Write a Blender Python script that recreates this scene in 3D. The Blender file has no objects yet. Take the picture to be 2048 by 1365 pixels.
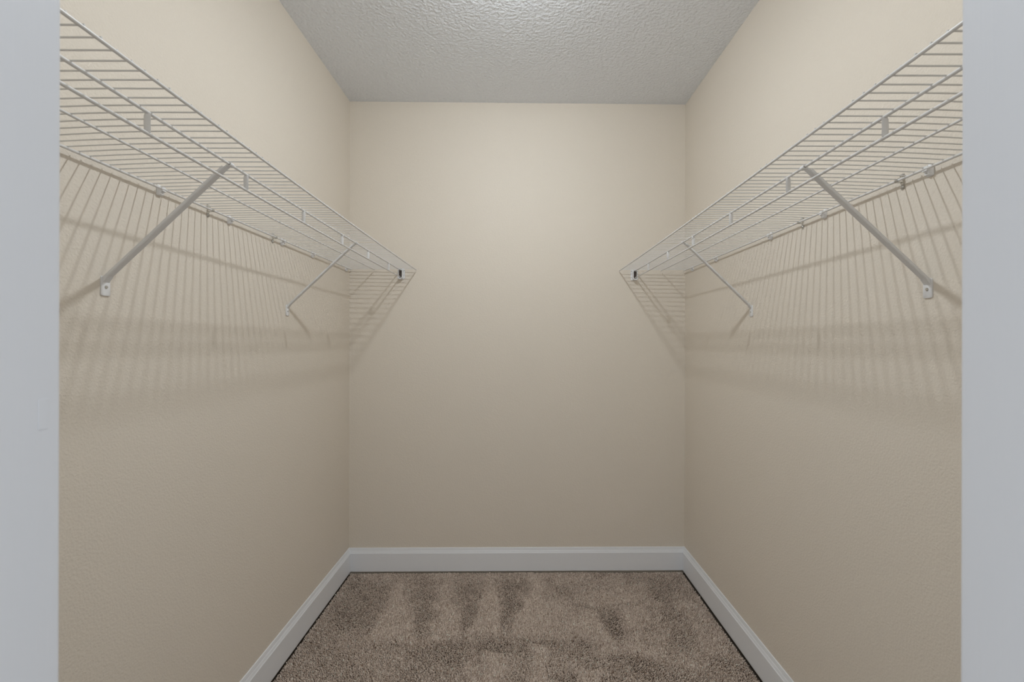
import bpy, math
import numpy as np
from mathutils import Vector

scene = bpy.context.scene
col = scene.collection

# ------------------------------------------------------------------ camera
EYE = 1.3455                       # eye height above the carpet
FPX = 900.0                        # focal length in pixels of a 2048 wide frame
cam_data = bpy.data.cameras.new('camera')
cam = bpy.data.objects.new('camera', cam_data)
col.objects.link(cam)
cam.location = (0.0, 0.0, EYE)
cam.rotation_mode = 'XYZ'
cam.rotation_euler = (math.radians(90), math.radians(-0.13), 0)
cam_data.sensor_width = 36.0
cam_data.sensor_fit = 'HORIZONTAL'
cam_data.lens = FPX / 2048.0 * 36.0
cam_data.shift_x = -12.0 / 2048.0
cam_data.shift_y = 0.0
cam_data.clip_start = 0.01
cam_data.dof.use_dof = True
cam_data.dof.focus_distance = 1.9
cam_data.dof.aperture_fstop = 8.0
scene.camera = cam

# ------------------------------------------------------------------ light
world = bpy.data.worlds.new('bedroom_daylight_offscreen')
scene.world = world
world.use_nodes = True
bg = world.node_tree.nodes['Background']
bg.inputs['Color'].default_value = (0.86, 0.93, 1.0, 1)
bg.inputs['Strength'].default_value = 0.85
LAMP = (0.0, 1.41, 2.648)
LAMP_COLOR = (0.90, 0.96, 1.0)
LAMP_STRENGTH = 900.0

vs = scene.view_settings
vs.view_transform = 'Standard'
vs.look = 'None'
vs.gamma = 1.0
vs.use_curve_mapping = False
vs.exposure = 0.23

# ------------------------------------------------------------------ helpers
rng = np.random.default_rng(7)


class MB:
    """collects faces; build() links them as one mesh object"""
    def __init__(self):
        self.v, self.f = [], []

    def add(self, verts, faces):
        o = len(self.v)
        self.v += [tuple(p) for p in verts]
        self.f += [tuple(i + o for i in q) for q in faces]
        return self

    def box(self, x0, x1, y0, y1, z0, z1):
        return self.add([(x0, y0, z0), (x1, y0, z0), (x1, y1, z0), (x0, y1, z0),
                         (x0, y0, z1), (x1, y0, z1), (x1, y1, z1), (x0, y1, z1)],
                        [(0, 3, 2, 1), (4, 5, 6, 7), (0, 1, 5, 4), (1, 2, 6, 5), (2, 3, 7, 6), (3, 0, 4, 7)])

    def tube(self, pts, r, n=8, caps=True):
        pts = [Vector(p) for p in pts]
        rs = r if isinstance(r, (list, tuple)) else [r] * len(pts)
        rings = []
        for i, p in enumerate(pts):
            d = (pts[min(i + 1, len(pts) - 1)] - pts[max(i - 1, 0)]).normalized()
            up = Vector((0, 0, 1)) if abs(d.z) < 0.9 else Vector((0, 1, 0))
            a = d.cross(up).normalized()
            b = a.cross(d).normalized()
            rings.append([p + (a * math.cos(2 * math.pi * k / n) + b * math.sin(2 * math.pi * k / n)) * rs[i] for k in range(n)])
        verts = [q for ring in rings for q in ring]
        faces = []
        for i in range(len(pts) - 1):
            for k in range(n):
                k2 = (k + 1) % n
                faces.append((i * n + k, i * n + k2, (i + 1) * n + k2, (i + 1) * n + k))
        if caps:
            faces.append(tuple(range(n - 1, -1, -1)))
            faces.append(tuple((len(pts) - 1) * n + k for k in range(n)))
        return self.add(verts, faces)

    def sweep(self, sections, closed_caps=True):
        """sections: list of equal-length closed loops"""
        n = len(sections[0])
        verts = [p for s in sections for p in s]
        faces = []
        for i in range(len(sections) - 1):
            for k in range(n):
                k2 = (k + 1) % n
                faces.append((i * n + k, i * n + k2, (i + 1) * n + k2, (i + 1) * n + k))
        if closed_caps:
            faces.append(tuple(range(n - 1, -1, -1)))
            faces.append(tuple((len(sections) - 1) * n + k for k in range(n)))
        return self.add(verts, faces)

    def lathe(self, prof, centre, axis='z', n=20):
        """prof: list of (radius, along)"""
        cx, cy, cz = centre
        verts, faces = [], []
        for r, h in prof:
            for k in range(n):
                a = 2 * math.pi * k / n
                u, w = r * math.cos(a), r * math.sin(a)
                if axis == 'z':
                    verts.append((cx + u, cy + w, cz + h))
                elif axis == 'x':
                    verts.append((cx + h, cy + u, cz + w))
                else:
                    verts.append((cx + w, cy + h, cz + u))
        m = len(prof)
        for i in range(m - 1):
            for k in range(n):
                k2 = (k + 1) % n
                faces.append((i * n + k, i * n + k2, (i + 1) * n + k2, (i + 1) * n + k))
        faces.append(tuple(range(n - 1, -1, -1)))
        faces.append(tuple((m - 1) * n + k for k in range(n)))
        return self.add(verts, faces)

    def mesh(self, name, material, smooth=False, flip=True):
        import bmesh
        me = bpy.data.meshes.new(name)
        me.from_pydata(self.v, [], self.f)
        bm = bmesh.new()
        bm.from_mesh(me)
        bmesh.ops.recalc_face_normals(bm, faces=bm.faces)
        bm.to_mesh(me)
        bm.free()
        if smooth:
            me.polygons.foreach_set('use_smooth', [True] * len(me.polygons))
            try:
                me.set_sharp_from_angle(angle=math.radians(40))
            except Exception:
                pass
        me.materials.append(material)
        return me

    def build(self, name, material, parent=None, smooth=False, bevel=0.0, segs=2):
        o = bpy.data.objects.new(name, self.mesh(name, material, smooth))
        col.objects.link(o)
        if parent is not None:
            o.parent = parent
        if bevel:
            m = o.modifiers.new('bevel', 'BEVEL')
            m.width = bevel
            m.segments = segs
            m.limit_method = 'ANGLE'
        return o


def put(o, parent):
    o.parent = parent
    return o


def tag(o, label=None, cat=None, group=None, kind=None):
    if label: o['label'] = label
    if cat: o['category'] = cat
    if group: o['group'] = group
    if kind: o['kind'] = kind
    return o


def empty(name, loc):
    o = bpy.data.objects.new(name, None)
    o.empty_display_size = 0.05
    o.location = loc
    col.objects.link(o)
    return o


def link_mesh(name, me, parent=None, loc=(0, 0, 0), rot=(0, 0, 0)):
    o = bpy.data.objects.new(name, me)
    o.location = loc
    o.rotation_euler = rot
    col.objects.link(o)
    if parent is not None:
        o.parent = parent
    return o


# ------------------------------------------------------------------ materials
def principled(name, color, rough=0.6, metal=0.0, spec=0.5):
    m = bpy.data.materials.new(name)
    m.use_nodes = True
    nt = m.node_tree
    b = nt.nodes['Principled BSDF']
    b.inputs['Base Color'].default_value = (*color, 1)
    b.inputs['Roughness'].default_value = rough
    b.inputs['Metallic'].default_value = metal
    b.inputs['Specular IOR Level'].default_value = spec
    return m, nt, b


def add_bump(nt, b, scale, dist, strength=1.0, detail=3.0, rough=0.55, ramp=None, stretch=None):
    tc = nt.nodes.new('ShaderNodeTexCoord')
    src = tc.outputs['Object']
    if stretch:
        mp = nt.nodes.new('ShaderNodeMapping')
        mp.inputs['Scale'].default_value = stretch
        nt.links.new(src, mp.inputs['Vector'])
        src = mp.outputs['Vector']
    nz = nt.nodes.new('ShaderNodeTexNoise')
    nz.inputs['Scale'].default_value = scale
    nz.inputs['Detail'].default_value = detail
    nz.inputs['Roughness'].default_value = rough
    nt.links.new(src, nz.inputs['Vector'])
    h = nz.outputs['Fac']
    if ramp:
        r = nt.nodes.new('ShaderNodeValToRGB')
        r.color_ramp.elements[0].position = ramp[0]
        r.color_ramp.elements[1].position = ramp[1]
        nt.links.new(h, r.inputs['Fac'])
        h = r.outputs['Color']
    bp = nt.nodes.new('ShaderNodeBump')
    bp.inputs['Strength'].default_value = strength
    bp.inputs['Distance'].default_value = dist
    nt.links.new(h, bp.inputs['Height'])
    nt.links.new(bp.outputs['Normal'], b.inputs['Normal'])
    return src


def add_mottle(nt, b, src, scale, ca, cb, detail=4.0):
    nz = nt.nodes.new('ShaderNodeTexNoise')
    nz.inputs['Scale'].default_value = scale
    nz.inputs['Detail'].default_value = detail
    nt.links.new(src, nz.inputs['Vector'])
    mx = nt.nodes.new('ShaderNodeMix')
    mx.data_type = 'RGBA'
    mx.inputs['A'].default_value = (*ca, 1)
    mx.inputs['B'].default_value = (*cb, 1)
    nt.links.new(nz.outputs['Fac'], mx.inputs['Factor'])
    nt.links.new(mx.outputs['Result'], b.inputs['Base Color'])


M_WALL, nt, b = principled('beige_wall_paint', (0.82, 0.75, 0.655), 0.55, spec=0.3)
s = add_bump(nt, b, 170.0, 0.0010, 0.6, 2.0, 0.5, (0.3, 0.75))
add_mottle(nt, b, s, 3.0, (0.815, 0.745, 0.65), (0.828, 0.757, 0.662))
M_CEIL, nt, b = principled('white_ceiling_texture', (0.90, 0.925, 0.965), 0.5, spec=0.4)
add_bump(nt, b, 75.0, 0.0042, 0.9, 3.0, 0.5, (0.35, 0.7))
M_TRIM, nt, b = principled('white_semigloss_trim', (0.89, 0.91, 0.945), 0.32, spec=0.5)
s = add_bump(nt, b, 25.0, 0.0006, 0.3, 3.0, 0.5)
add_mottle(nt, b, s, 6.0, (0.88, 0.90, 0.935), (0.90, 0.915, 0.945))
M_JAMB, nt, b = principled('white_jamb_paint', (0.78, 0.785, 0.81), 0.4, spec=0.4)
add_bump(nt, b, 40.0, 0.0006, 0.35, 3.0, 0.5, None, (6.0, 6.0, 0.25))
M_WIRE, nt, b = principled('white_vinyl_coating', (0.78, 0.77, 0.76), 0.32, spec=0.5)
M_BRACE, nt, b = principled('white_painted_steel', (0.82, 0.82, 0.825), 0.38, spec=0.5)
M_PLASTIC, nt, b = principled('white_plastic', (0.90, 0.905, 0.92), 0.4, spec=0.5)
M_STEEL, nt, b = principled('zinc_steel', (0.62, 0.62, 0.60), 0.28, metal=1.0)
M_DARK, nt, b = principled('dark_brown', (0.095, 0.075, 0.068), 0.5)
M_BACK, nt, b = principled('carpet_backing', (0.20, 0.16, 0.13), 0.95, spec=0.1)
M_SUB, nt, b = principled('subfloor_board', (0.10, 0.085, 0.07), 0.9, spec=0.1)

M_PILE, nt, b = principled('carpet_yarn', (0.35, 0.27, 0.21), 0.9, spec=0.15)
at = nt.nodes.new('ShaderNodeAttribute')
at.attribute_name = 'yarn'
nt.links.new(at.outputs['Color'], b.inputs['Base Color'])

M_BULB = bpy.data.materials.new('lit_frosted_lens')
M_BULB.use_nodes = True
nt = M_BULB.node_tree
nt.nodes.remove(nt.nodes['Principled BSDF'])
em = nt.nodes.new('ShaderNodeEmission')
em.inputs['Color'].default_value = (*LAMP_COLOR, 1)
em.inputs['Strength'].default_value = LAMP_STRENGTH
nt.links.new(em.outputs['Emission'], nt.nodes['Material Output'].inputs['Surface'])

# ------------------------------------------------------------------ room shell
WX = 0.984                         # half width of the closet
H = 2.743                          # ceiling height (9 ft)
YF0, YF1 = 0.239, 0.354            # wall with the doorway, outer and inner face
SKEW = 0.0132                      # the back wall is not quite square to the sides


def yback(x):
    return 2.640 + SKEW * x


YL, YR = yback(-WX), yback(WX)
DJL, DJR = -0.3607, 0.3490         # doorway sides
DH = 2.045                         # doorway height
T = 0.11


def slab(name, pts2, z0, z1, mat):
    n = len(pts2)
    v = [(x, y, z0) for x, y in pts2] + [(x, y, z1) for x, y in pts2]
    f = [tuple(range(n - 1, -1, -1)), tuple(range(n, 2 * n))] + \
        [(k, (k + 1) % n, n + (k + 1) % n, n + k) for k in range(n)]
    return tag(MB().add(v, f).build(name, mat), kind='structure')


slab('wall_left', [(-WX - T, YF0), (-WX, YF0), (-WX, YL), (-WX - T, YL + T)], -0.02, H, M_WALL)
slab('wall_right', [(WX, YF0), (WX + T, YF0), (WX + T, YR + T), (WX, YR)], -0.02, H, M_WALL)
slab('wall_back', [(-WX, YL), (WX, YR), (WX + T, YR + T), (-WX - T, YL + T)], -0.02, H, M_WALL)
slab('ceiling', [(-WX - T, YF0), (WX + T, YF0), (WX + T, YR + T), (-WX - T, YL + T)], H, H + 0.1, M_CEIL)
# wall with the doorway: two flanks and the header are one wall
fw = MB()
XL, XR = DJL - 0.018, DJR + 0.018
prof = [(-WX, -0.02), (XL, -0.02), (XL, DH + 0.018), (XR, DH + 0.018), (XR, -0.02), (WX, -0.02), (WX, H), (-WX, H)]
n = len(prof)
quads = [(0, 1, 2, 7), (2, 3, 6, 7), (3, 4, 5, 6)]
v = [(x, YF0, z) for x, z in prof] + [(x, YF1, z) for x, z in prof]
f = [q[::-1] for q in quads] + [tuple(i + n for i in q) for q in quads] + \
    [(k, (k + 1) % n, n + (k + 1) % n, n + k) for k in range(n)]
fw.add(v, f)
tag(fw.build('wall_front', M_WALL), kind='structure')

# door jambs with eased edges, header jamb, casings on the bedroom side
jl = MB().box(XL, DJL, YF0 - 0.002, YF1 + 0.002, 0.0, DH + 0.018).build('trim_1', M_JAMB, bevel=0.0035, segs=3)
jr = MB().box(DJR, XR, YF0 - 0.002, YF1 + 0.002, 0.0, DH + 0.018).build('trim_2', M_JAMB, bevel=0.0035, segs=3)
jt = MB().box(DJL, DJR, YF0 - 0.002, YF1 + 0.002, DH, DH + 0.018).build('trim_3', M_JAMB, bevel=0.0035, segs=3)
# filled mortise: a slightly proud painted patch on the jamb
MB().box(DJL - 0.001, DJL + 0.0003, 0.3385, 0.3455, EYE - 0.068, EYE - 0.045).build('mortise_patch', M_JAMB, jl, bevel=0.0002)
cl = MB().box(DJL - 0.066, DJL - 0.006, YF0 - 0.017, YF0, 0.0, DH + 0.066).build('trim_4', M_TRIM, bevel=0.003)
cr = MB().box(DJR + 0.006, DJR + 0.066, YF0 - 0.017, YF0, 0.0, DH + 0.066).build('trim_5', M_TRIM, bevel=0.003)
ct = MB().box(DJL - 0.006, DJR + 0.006, YF0 - 0.017, YF0, DH + 0.006, DH + 0.066).build('trim_6', M_TRIM, bevel=0.003)
for o in (jl, jr, jt, cl, cr, ct):
    tag(o, kind='structure')

# baseboards: flat face, bead, sloping cap; mitred in the back corners
BB = [(0.0, 0.003), (0.0150, 0.003), (0.0150, 0.1065), (0.0142, 0.1085), (0.0128, 0.1090), (0.0116, 0.1120), (0.0088, 0.1195),
      (0.0076, 0.1202), (0.0050, 0.1310), (0.0042, 0.1345), (0.0028, 0.1355), (0.0, 0.1355)]


def base_run(name, pts, inward, m0, m1):
    """pts: start and end on the wall line; inward: unit normal; m0, m1: shift of each end along the run per unit thickness"""
    (ax, ay), (bx, by) = pts
    d = Vector((bx - ax, by - ay)).normalized()
    secs = []
    for (px, py), m in (((ax, ay), m0), ((bx, by), m1)):
        secs.append([(px + inward[0] * t + d.x * m * t, py + inward[1] * t + d.y * m * t, z) for t, z in BB])
    return tag(MB().sweep(secs).build(name, M_TRIM), kind='structure')


base_run('baseboard_left', [(-WX, YF1), (-WX, YL)], (1, 0), 0, -1)
base_run('baseboard_right', [(WX, YF1), (WX, YR)], (-1, 0), 0, -1)
base_run('baseboard_back', [(-WX, YL), (WX, YR)], (0, -1), 1, -1)

# ------------------------------------------------------------------ floor and carpet
fl = slab('floor', [(-WX - T, -1.2), (WX + T, -1.2), (WX + T, YR + T), (-WX - T, YL + T)], -0.06, -0.020, M_SUB)
G = 0.0150                          # baseboard thickness
g = 0.004
bk = [(-WX + G + g, YF1 + 0.004), (DJL + 0.004, YF1 + 0.004), (DJL + 0.004, -1.15), (DJR - 0.004, -1.15), (DJR - 0.004, YF1 + 0.004),
      (WX - G - g, YF1 + 0.004), (WX - G - g, YR - G - g), (-WX + G + g, YL - G - g)]
n = len(bk)
bkm = MB().add([(x, y, -0.020) for x, y in bk] + [(x, y, -0.0085) for x, y in bk],
               [(k, (k + 1) % n, n + (k + 1) % n, n + k) for k in range(n)] +
               [(n + 0, n + 1, n + 4, n + 5, n + 6, n + 7), (n + 1, n + 2, n + 3, n + 4)])
bko = bkm.build('carpet_backing', M_BACK, fl)


def vnoise(x, y, scale, seed):
    """smooth value noise, 0..1"""
    r = np.random.default_rng(seed)
    tab = r.random((256, 256))
    X, Y = x * scale + 100.0, y * scale + 100.0
    i, j = np.floor(X).astype(int), np.floor(Y).astype(int)
    u, w = X - i, Y - j
    u, w = u * u * (3 - 2 * u), w * w * (3 - 2 * w)
    t = lambda a, c: tab[a % 256, c % 256]
    return (t(i, j) * (1 - u) + t(i + 1, j) * u) * (1 - w) + (t(i, j + 1) * (1 - u) + t(i + 1, j + 1) * u) * w


def P(px, py):
    """a mark measured in the photograph as a spot on the carpet"""
    d = FPX * EYE / (py - 682.0)
    return ((px - 1036.0) / FPX * d, d)


def poly_mask(x, y, pts, soft):
    """1 inside a convex polygon, falling off over soft metres"""
    pts = [P(*p) for p in pts]
    area = sum(pts[k][0] * pts[(k + 1) % len(pts)][1] - pts[(k + 1) % len(pts)][0] * pts[k][1] for k in range(len(pts)))
    if area < 0:
        pts = pts[::-1]
    d = np.full(x.shape, 9.0)
    for k in range(len(pts)):
        (ax, ay), (bx, by) = pts[k], pts[(k + 1) % len(pts)]
        L = math.hypot(bx - ax, by - ay)
        d = np.minimum(d, ((bx - ax) * (y - ay) - (by - ay) * (x - ax)) / L)
    return np.clip(0.5 + d / soft, 0, 1)


# the strokes of the vacuum cleaner: where the pile was brushed over
STROKES = [([(797, 1158), (838, 1285), (738, 1288)], 0.85), ([(897, 1156), (921, 1274), (858, 1280)], 0.75),
           ([(978, 1152), (1012, 1270), (940, 1270)], 0.9), ([(1068, 1146), (1115, 1272), (1034, 1268)], 1.0),
           ([(1085, 1200), (1200, 1225), (1225, 1288), (1100, 1275)], 0.6),
           ([(948, 1288), (958, 1365), (938, 1365)], 0.75), ([(978, 1308), (1006, 1312), (1012, 1375), (970, 1375)], 0.9),
           ([(1066, 1283), (1090, 1288), (1100, 1375), (1060, 1375)], 0.95),
           ([(1150, 1190), (1250, 1178), (1290, 1200), (1180, 1215)], 0.45), ([(1235, 1215), (1285, 1212), (1300, 1245), (1250, 1255)], 0.6),
           ([(1215, 1280), (1300, 1290), (1330, 1320), (1190, 1300)], 0.5), ([(1335, 1185), (1380, 1190), (1400, 1215), (1350, 1215)], 0.45),
           ([(1380, 1240), (1440, 1260), (1470, 1310), (1400, 1300)], 0.45), ([(1150, 1340), (1205, 1335), (1215, 1375), (1160, 1375)], 0.6)]
DARKS = [([(700, 1150), (785, 1170), (740, 1250), (640, 1262)], 0.35), ([(835, 1165), (880, 1165), (850, 1268), (835, 1270)], 0.45),
         ([(915, 1165), (962, 1165), (940, 1255), (925, 1255)], 0.35), ([(995, 1160), (1050, 1160), (1028, 1258), (1010, 1258)], 0.45),
         ([(1295, 1152), (1372, 1160), (1385, 1205), (1310, 1205)], 0.6), ([(1220, 1232), (1248, 1222), (1260, 1300), (1235, 1290)], 0.6),
         ([(1215, 1300), (1330, 1318), (1330, 1365), (1220, 1350)], 0.35), ([(820, 1300), (930, 1290), (930, 1330), (830, 1340)], 0.25),
         ([(960, 1275), (1060, 1276), (1060, 1305), (960, 1300)], 0.25), ([(1330, 1215), (1375, 1230), (1390, 1290), (1340, 1280)], 0.4)]

SP = 0.0043
gx = np.arange(-WX, WX, SP)
gy = np.arange(YF1 - 0.12, YR, SP)
tx, ty = [a.ravel() for a in np.meshgrid(gx, gy)]
tx = tx + rng.uniform(-0.5, 0.5, tx.size) * SP
ty = ty + rng.uniform(-0.5, 0.5, ty.size) * SP
edge = 0.0055
keep = (tx > -WX + G + edge) & (tx < WX - G - 1.7 * edge) & (ty < 2.640 + SKEW * tx - G - edge) & \
       ((ty > YF1 + 0.006) | ((tx > DJL + 0.006) & (tx < DJR - 0.006)))
# the part of the carpet the photo can see is dense; behind the doorway it is thinned
keep &= (ty > 1.35) | (rng.random(tx.size) < 0.55)
tx, ty = tx[keep], ty[keep]
N = tx.size
wob = (vnoise(tx, ty, 14, 1) - 0.5) * 0.05
wob2 = (vnoise(tx, ty, 14, 2) - 0.5) * 0.05
light = np.zeros(N)
for pts, a in STROKES:
    light = np.maximum(light, a * poly_mask(tx + wob, ty + wob2, pts, 0.03))
dark = np.zeros(N)
for pts, a in DARKS:
    dark = np.maximum(dark, a * poly_mask(tx + wob, ty + wob2, pts, 0.06))
blot = (vnoise(tx, ty, 9, 3) - 0.5) * 0.7 + (vnoise(tx, ty, 22, 4) - 0.5) * 0.6 + (vnoise(tx, ty, 60, 5) - 0.5) * 0.35
blot *= np.where(tx > 0.15, 1.0, 0.65)
nap = np.clip(light * 0.95 - dark * 0.8 + blot * 0.75, -1, 1)
wall_d = np.minimum(np.minimum(tx + WX - G, WX - G - tx), 2.640 + SKEW * tx - G - ty)
# the pile dips along the baseboards
dip_w = np.where(tx > 0.5, 0.020, 0.010) * (0.5 + vnoise(tx, ty, 25, 6))
dip = np.clip(1 - wall_d / dip_w, 0, 1) ** 0.8
hgt = 0.0095 + rng.uniform(-0.0022, 0.0022, N) + 0.0012 * nap - 0.004 * dip
rad = rng.uniform(0.0023, 0.0034, N)
ang = rng.uniform(0, 2 * np.pi, N)
lean = 0.0025
lx = rng.normal(0, 1, N) * lean
ly = rng.normal(0, 1, N) * lean + np.clip(-0.0045 + 0.0115 * nap, -0.0105, 0.006)
zb = -0.0105
V = np.zeros((N, 6, 3), dtype=np.float32)
for k in range(3):
    a = ang + k * 2 * np.pi / 3
    V[:, k, 0] = tx + rad * np.cos(a)
    V[:, k, 1] = ty + rad * np.sin(a)
    V[:, k, 2] = zb
    V[:, 3 + k, 0] = tx + lx + 0.85 * rad * np.cos(a + 0.6)
    V[:, 3 + k, 1] = ty + ly + 0.85 * rad * np.sin(a + 0.6)
    V[:, 3 + k, 2] = zb + hgt + rng.uniform(-0.001, 0.001, N)
# keep every tuft inside the skirting
V[:, :, 0] = np.clip(V[:, :, 0], -WX + G + 0.001, WX - G - 0.001)
V[:, :, 1] = np.minimum(V[:, :, 1], 2.640 + SKEW * V[:, :, 0] - G - 0.001)
base_i = (np.arange(N) * 6)[:, None]
tri = np.array([[0, 1, 4], [0, 4, 3], [1, 2, 5], [1, 5, 4], [2, 0, 3], [2, 3, 5], [3, 4, 5]])
F = (base_i[:, None, :] + tri[None, :, :]).reshape(-1, 3)
me = bpy.data.meshes.new('carpet_pile')
me.vertices.add(N * 6)
me.vertices.foreach_set('co', V.ravel())
me.loops.add(F.size)
me.loops.foreach_set('vertex_index', F.ravel().astype(np.int32))
me.polygons.add(len(F))
me.polygons.foreach_set('loop_start', np.arange(0, F.size, 3, dtype=np.int32))
me.update(calc_edges=True)
CL, CD = np.array([0.98, 0.845, 0.745]), np.array([0.53, 0.41, 0.33])
fac = np.clip(0.5 + rng.normal(0, 0.33, N), -0.3, 1.35)
yarn = CD[None, :] * (1 - fac[:, None]) + CL[None, :] * fac[:, None]
yarn = np.clip(yarn, 0.02, 1)
C = np.ones((N, 6, 4), dtype=np.float32)
C[:, :, :3] = yarn[:, None, :]
ca = me.color_attributes.new('yarn', 'FLOAT_COLOR', 'POINT')
ca.data.foreach_set('color', C.ravel())
me.materials.append(M_PILE)
pile = link_mesh('carpet_pile', me, fl)
pile['kind'] = 'stuff'
pile['label'] = 'brown and beige cut pile carpet with pale vacuum strokes'

# ------------------------------------------------------------------ wire shelves
Z0 = EYE + 0.412                   # centre of the rods under the deck
PITCH = 0.02525
O_WALL, O_MID, O_BAR, O_FRONT = 0.015, 0.148, 0.297, 0.391      # rods, measured from the side wall
R_FRONT, R_BAR, R_MID, R_WALL, R_WIRE = 0.0030, 0.0033, 0.0027, 0.0032, 0.0014
DROP = 0.039
Y_NEAR = 0.40


def amp(y, yend):
    """how far the deck is bowed up, growing towards the doorway"""
    return 0.0145 * (max(0.0, yend - y) / 2.05) ** 2.5


def crown(off):
    """across the deck the bow is full over the braced support rod"""
    s = (off - O_WALL) / (O_FRONT - O_WALL)
    return math.sin(math.pi / 2 * s / 0.7) if s < 0.7 else 1.0


def rise(y, off, yend):
    return amp(y, yend) * crown(off)


STEP = 0.002
wire_meshes = []
for k in range(10):
    offs = [O_WALL - 0.003, O_WALL, 0.08, O_MID, 0.22, O_BAR, O_FRONT + 0.0012] if k else [O_WALL - 0.003, O_FRONT + 0.0012]
    wire_meshes.append(MB().tube([(o - O_WALL, 0, k * STEP * crown(max(o, O_WALL))) for o in offs], R_WIRE, 6).mesh('deck_wire', M_WIRE, True))


def strap(path, w, th, width_axis='y'):
    m = MB()
    secs = []
    for i, (u, z) in enumerate(path):
        a, c = path[max(i - 1, 0)], path[min(i + 1, len(path) - 1)]
        dx, dz = c[0] - a[0], c[1] - a[1]
        L = math.hypot(dx, dz)
        nx, nz = -dz / L * th, dx / L * th
        secs.append([(u - nx, -w, z - nz), (u + nx, -w, z + nz), (u + nx, w, z + nz), (u - nx, w, z - nz)])
    m.sweep(secs)
    return m


def hanger():
    """half-round strap between the support rod and the hanging rod"""
    secs = []
    for z, bow, k in ((-0.0015, 0.0, 0.8), (-0.006, -0.0008, 1.0), (-0.5 * DROP, -0.0016, 1.0), (-DROP + 0.006, -0.0008, 1.0), (-DROP + 0.0015, 0.0, 0.85)):
        arc = [(math.sin(math.radians(t)) * 0.0066 * k, -math.cos(math.radians(t)) * 0.0034 + 0.0005 + bow) for t in (-62, -35, 0, 35, 62)]
        inner = [(u * 0.86, v + 0.0012) for u, v in arc[::-1]]
        secs.append([(u, v, z) for u, v in arc + inner])
    return MB().sweep(secs)


hanger_me = hanger().mesh('rod_hanger', M_WIRE, True)

SHELF_LABEL = 'white wire shelf with a hanging rod under it, running along a beige side wall'


def make_shelf(sgn, phase, hangers):
    """sgn -1: on the left-hand wall, +1: on the right-hand wall"""
    yend = yback(sgn * 0.8) - 0.013
    root = empty('wire_shelf', (sgn * WX, 0.5 * (Y_NEAR + yend), Z0))
    tag(root, SHELF_LABEL, 'shelf', 'wire shelves on the closet side walls')
    oy, oz = root.location.y, Z0

    def X(off):
        return -sgn * off

    ys = list(np.linspace(Y_NEAR, yend, 18))
    for nm, off, r, dz in (('front_rod', O_FRONT, R_FRONT, R_WALL - R_FRONT), ('support_rod', O_BAR, R_BAR, 0), ('hanging_rod', O_BAR, R_BAR, -DROP),
                           ('middle_rod', O_MID, R_MID, R_WALL - R_MID), ('wall_rod', O_WALL, R_WALL, 0)):
        MB().tube([(X(off), y - oy, dz + rise(y, off, yend)) for y in ys], r, 10).build(nm, M_WIRE, root, True)
    zt = R_WALL + R_WIRE - 0.0004
    y = phase
    while y - PITCH > Y_NEAR:
        y -= PITCH
    y = max(y, Y_NEAR + 0.002)
    while y < yend - 0.001:
        me_w = wire_meshes[int(round(amp(y, yend) / STEP))]
        link_mesh('deck_wire', me_w, root, (X(O_WALL), y - oy, zt), (0, 0, 0 if sgn < 0 else math.pi))
        y += PITCH
    for y in hangers:
        link_mesh('rod_hanger', hanger_me, root, (X(O_BAR), y - oy, rise(y, O_BAR, yend)), (0, 0, math.radians(-sgn * 12)))
    return root, yend


shelf_l, yend_l = make_shelf(-1, 0.9925, [0.530, 0.8344, 1.1366, 1.441, 1.7565, 2.061, 2.387])
shelf_r, yend_r = make_shelf(1, 1.0006, [0.540, 0.8447, 1.147, 1.4548, 1.7666, 2.063, 2.372])


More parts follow.
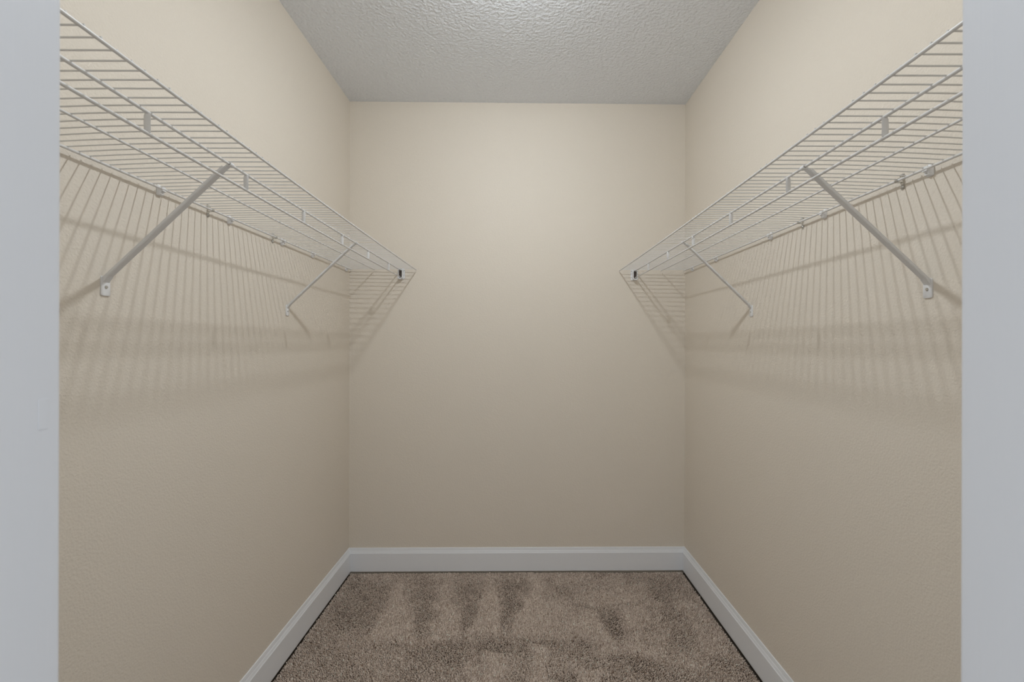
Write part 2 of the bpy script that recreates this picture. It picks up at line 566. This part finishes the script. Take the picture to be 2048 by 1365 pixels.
# ------------------------------------------------------------------ diagonal braces
def make_brace(sgn, y_foot, y_top, yend, near):
    z_joint = EYE + 0.147
    z_low = EYE + 0.105
    root = empty('shelf_brace', (sgn * WX, y_foot, z_low))
    if near:
        tag(root, 'white steel diagonal brace under a wire shelf, the one nearer the doorway', 'brace', 'shelf braces nearer the doorway')
    else:
        tag(root, 'white steel diagonal brace under a wire shelf, the one nearer the back wall', 'brace', 'shelf braces nearer the back wall')
    top = Vector((-sgn * O_BAR, y_top - y_foot, Z0 + rise(y_top, O_BAR, yend) - z_low))
    foot = Vector((-sgn * 0.006, 0.0, z_joint - z_low - 0.003))
    d = (top - foot)
    L = d.length
    d.normalize()
    side = Vector((0, 1, 0))
    side = (side - d * side.dot(d)).normalized()
    nrm = d.cross(side).normalized()
    if nrm.z > 0:
        nrm = -nrm                  # nrm points down and into the room: the closed face of the channel
    w, dep, th = 0.0085, 0.0065, 0.0013
    prof = [(-w, -dep), (-w, -0.0015), (-w + 0.0015, 0), (w - 0.0015, 0), (w, -0.0015), (w, -dep),
            (w - th, -dep), (w - th, -th), (-w + th, -th), (-w + th, -dep)]
    a = foot + d * 0.004
    e = foot + d * (L - 0.014)
    secs = [[tuple(p + side * u + nrm * q) for u, q in prof] for p in (a, foot + d * (L * 0.5), e)]
    MB().sweep(secs).build('channel', M_BRACE, root, True)
    # flattened foot on the wall, bent from the channel
    fm = MB()
    hw, r, z1 = 0.0118, 0.004, z_joint - z_low + 0.005
    out = []
    for cx, cz, a0 in ((hw - r, r, -90), (hw - r, z1 - r, 0), (-hw + r, z1 - r, 90), (-hw + r, r, 180)):
        for t in (0, 30, 60, 90):
            an = math.radians(a0 + t)
            out.append((cx + r * math.cos(an), cz + r * math.sin(an)))
    secs = [[(-sgn * t, u, z) for u, z in out] for t in (0.0002, 0.0028)]
    secs.append([(-sgn * 0.0036, u * 0.93, r * 0.2 + z * 0.965) for u, z in out])
    fm.sweep(secs)
    fo = fm.build('foot_plate', M_BRACE, root, True)
    # bend between plate and channel
    MB().sweep([[(-sgn * 0.003, u, z) for u, z in ((-0.0085, z1 - 0.016), (0.0085, z1 - 0.016), (0.0085, z1 - 0.001), (-0.0085, z1 - 0.001))],
                [tuple(a + d * 0.006 + side * u + nrm * q) for u, q in ((-0.0085, 0.0), (0.0085, 0.0), (0.0085, -0.006), (-0.0085, -0.006))]]
               ).build('bend', M_BRACE, root, True)
    sc = MB().lathe([(0.0001, 0.0025), (0.0028, 0.0024), (0.0038, 0.0012), (0.0040, 0.0)], (0, 0, 0), 'x', 14)
    if sgn > 0:
        sc.v = [(-x, yy, z) for x, yy, z in sc.v]
    so = sc.build('screw', M_STEEL, fo, True)
    so.location = (-sgn * 0.0036, 0.0, 0.021)
    # hook over the support rod
    hook = []
    for t in np.linspace(-140, 70, 9):
        an = math.radians(t)
        hook.append((R_BAR + 0.0012, an))
    hm = MB()
    secs = []
    u0 = Vector((-sgn * 1.0, 0, 0))
    for rr, an in hook:
        c = top + u0 * (math.cos(an) * rr) + Vector((0, 0, math.sin(an) * rr))
        c2 = top + u0 * (math.cos(an) * (rr + 0.0014)) + Vector((0, 0, math.sin(an) * (rr + 0.0014)))
        s_ = Vector((0, 0.0068, 0))
        secs.append([tuple(c - s_), tuple(c2 - s_), tuple(c2 + s_), tuple(c + s_)])
    hm.sweep(secs)
    hm.sweep([[tuple(e - d * 0.004 + side * u + nrm * q) for u, q in ((-0.0068, 0), (0.0068, 0), (0.0068, -0.003), (-0.0068, -0.003))],
              [tuple(top - d * (R_BAR + 0.001) + side * u + nrm * q) for u, q in ((-0.0068, 0.0005), (0.0068, 0.0005), (0.0068, -0.0025), (-0.0068, -0.0025))]])
    hm.build('hook', M_BRACE, root, True)
    return root


make_brace(-1, 1.0709, 1.073, yend_l, True)
make_brace(-1, 1.917, 1.908, yend_l, False)
make_brace(1, 1.0787, 1.083, yend_r, True)
make_brace(1, 1.896, 1.876, yend_r, False)


# ------------------------------------------------------------------ wall clips
def make_clip(sgn, y, label, group=None):
    """white plastic clip: a plug on the wall with a snap saddle round the wall rod"""
    root = empty('wall_clip', (sgn * WX, y, Z0))
    tag(root, label, 'clip', 'white plastic shelf clips')
    body = MB()
    prof = []
    # saddle: thick C seen along the rod (u out of the wall, z up)
    for t in np.linspace(80, 300, 10):
        an = math.radians(t)
        prof.append((O_WALL + math.cos(an) * 0.0029, math.sin(an) * 0.0029))
    prof2 = []
    for t in np.linspace(300, 80, 10):
        an = math.radians(t)
        prof2.append((O_WALL + math.cos(an) * 0.0056, math.sin(an) * 0.0062))
    loop = prof + prof2
    secs = [[(-sgn * u, w_, z) for u, z in loop] for w_ in (-0.006, 0.006)]
    body.sweep(secs)
    body.build('saddle', M_PLASTIC, root, True)
    # plug body below and behind the rod
    pl = MB()
    out = [(0.0003, -0.0165), (0.006, -0.0165), (0.0105, -0.0135), (0.0125, -0.0065), (0.0105, -0.001), (0.008, 0.006), (0.004, 0.012), (0.0003, 0.012)]
    secs = []
    for w_, k in ((-0.0075, 0.75), (-0.006, 1.0), (0.006, 1.0), (0.0075, 0.75)):
        secs.append([(-sgn * max(0.0003, u * (k if u > 0.001 else 1)), w_, z * (0.6 + 0.4 * k)) for u, z in out])
    pl.sweep(secs)
    pb = pl.build('plug', M_PLASTIC, root, True)
    sc = MB().lathe([(0.0001, 0.0016), (0.0022, 0.0014), (0.003, 0.0)], (0, 0, 0), 'x', 12)
    if sgn > 0:
        sc.v = [(-x, yy, z) for x, yy, z in sc.v]
    so = sc.build('screw', M_STEEL, pb, True)
    so.location = (-sgn * 0.0105, 0, -0.0085)
    return root


BETWEEN = 'white plastic wall clip on a shelf wall rod, between the two braces'
BEYOND = 'white plastic wall clip on a shelf wall rod, between the rear brace and the corner'
CORNER = 'white plastic wall clip at the back-corner end of a shelf wall rod'
DOOR = 'white plastic wall clip on a shelf wall rod, the clip closest to the doorway'
for sgn, y, lab in ((-1, 1.230, BETWEEN), (-1, 1.527, BETWEEN), (-1, 1.869, BETWEEN), (-1, 2.144, BEYOND), (-1, 2.565, CORNER),
                    (1, 1.072, DOOR), (1, 1.441, BETWEEN), (1, 1.746, BETWEEN), (1, 2.226, BEYOND), (1, 2.530, CORNER)):
    make_clip(sgn, y, lab)


def make_hook(sgn, y):
    """bare steel strap over the wall rod held by a round-headed screw below it"""
    root = empty('screw_clip', (sgn * WX, y, Z0))
    tag(root, 'bare metal clip with a shiny screw head on the wall rod of a wire shelf', 'clip', 'metal screw clips on the shelf wall rods')
    path = [(0.0012, -0.022), (0.0012, -0.008), (0.004, -0.004), (O_WALL - 0.005, -0.0038)]
    for t in np.linspace(250, 460, 9):
        an = math.radians(t)
        path.append((O_WALL + math.cos(an) * 0.0042, math.sin(an) * 0.0042))
    path += [(0.008, 0.009), (0.0025, 0.014), (0.0012, 0.018)]
    m = strap(path, 0.0042, 0.0007)
    m.v = [(-sgn * x, yy, z) for x, yy, z in m.v]
    m.build('strap', M_STEEL, root, True)
    for z, r in ((-0.0155, 0.0054), (0.0135, 0.0035)):
        sc = MB().lathe([(0.0001, 0.0040), (r * 0.5, 0.0036), (r * 0.85, 0.0022), (r, 0.0006), (r, 0.0)], (0, 0, 0), 'x', 16)
        if sgn > 0:
            sc.v = [(-x, yy, zz) for x, yy, zz in sc.v]
        so = sc.build('screw_head', M_STEEL, root, True)
        so.location = (-sgn * (0.002 if z < 0 else 0.0045), 0, z)
    return root


for y in (1.425, 1.800):
    make_hook(-1, y)
for y in (1.151, 1.554):
    make_hook(1, y)


# ------------------------------------------------------------------ end brackets on the back wall
def make_end(sgn):
    xc = sgn * (WX - O_BAR)
    yw = yback(xc)
    root = empty('end_bracket', (xc, yw, Z0 - 0.02))
    tag(root, 'white plastic end bracket on the back wall holding the two rods of a wire shelf', 'bracket', 'rod end brackets on the back wall')
    q = -sgn                        # q: towards the middle of the room
    # back plate with ears
    out = []
    hw, z0, z1, r = 0.021, -0.033, 0.030, 0.007
    for cx, cz, a0 in ((hw - r, z0 + r, -90), (hw - r, z1 - r, 0), (-hw + r, z1 - r, 90), (-hw + r, z0 + r, 180)):
        for t in (0, 30, 60, 90):
            an = math.radians(a0 + t)
            out.append((cx + r * math.cos(an), cz + r * math.sin(an)))
    MB().sweep([[(u + q * 0.004, -0.0004, z) for u, z in out], [(u + q * 0.004, -0.004, z) for u, z in out]]).build('back_plate', M_PLASTIC, root, True)
    # cup: inner wall of the room side, floor and lip, open towards the shelf's wall side and top
    cup = MB()
    pth = [(-0.009, -0.030), (0.004, -0.033), (0.013, -0.029), (0.0165, -0.018), (0.0165, 0.012), (0.0135, 0.024), (0.006, 0.027)]
    secs = []
    for i, (u, z) in enumerate(pth):
        a, c = pth[max(i - 1, 0)], pth[min(i + 1, len(pth) - 1)]
        dx, dz = c[0] - a[0], c[1] - a[1]
        L = math.hypot(dx, dz)
        nx, nz = -dz / L * 0.0022, dx / L * 0.0022
        secs.append([(q * (u - nx), -0.003, z - nz), (q * (u + nx), -0.003, z + nz), (q * (u + nx), -0.030, z + nz), (q * (u - nx), -0.030, z - nz)])
    cup.sweep(secs)
    cup.build('cup', M_PLASTIC, root, True)
    # dark brown block on the back plate, inside the cup
    MB().box(min(q * -0.009, q * 0.0135), max(q * -0.009, q * 0.0135), -0.0060, -0.0035, -0.022, 0.020).build('dark_insert', M_DARK, root, bevel=0.002)
    for z in (0.019, -0.004):
        sc = MB().lathe([(0.0001, -0.003), (0.0022, -0.0026), (0.0034, 0.0)], (0, 0, 0), 'y', 12)
        so = sc.build('screw', M_STEEL, root, True)
        so.location = (q * 0.0215, -0.004, z) if z > 0 else (q * -0.013, -0.004, z + 0.022)
    return root


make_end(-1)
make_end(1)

# ------------------------------------------------------------------ ceiling lamp (just above the frame; it lights the closet)
root = empty('ceiling_lamp_offscreen', (LAMP[0], LAMP[1], H))
tag(root, 'round white ceiling lamp with a small lit frosted lens', 'lamp')
MB().lathe([(0.070, -0.0005), (0.070, -0.008), (0.062, -0.026), (0.056, -0.058), (0.049, LAMP[2] - H + 0.008), (0.0001, LAMP[2] - H + 0.008)],
           (0, 0, 0), 'z', 32).build('housing', M_PLASTIC, root, True)
# shallow oblong frosted lens, standing a little proud of the housing
lens = MB().lathe([(0.0235, 0.0085), (0.0235, -0.004), (0.022, -0.0062), (0.017, -0.008), (0.009, -0.009), (0.0002, -0.0095)],
                  (0, 0, LAMP[2] - H), 'z', 24)
lens.v = [(x * 1.9, y * 0.8, z) for x, y, z in lens.v]
lens.build('lens_offscreen', M_BULB, root, True)
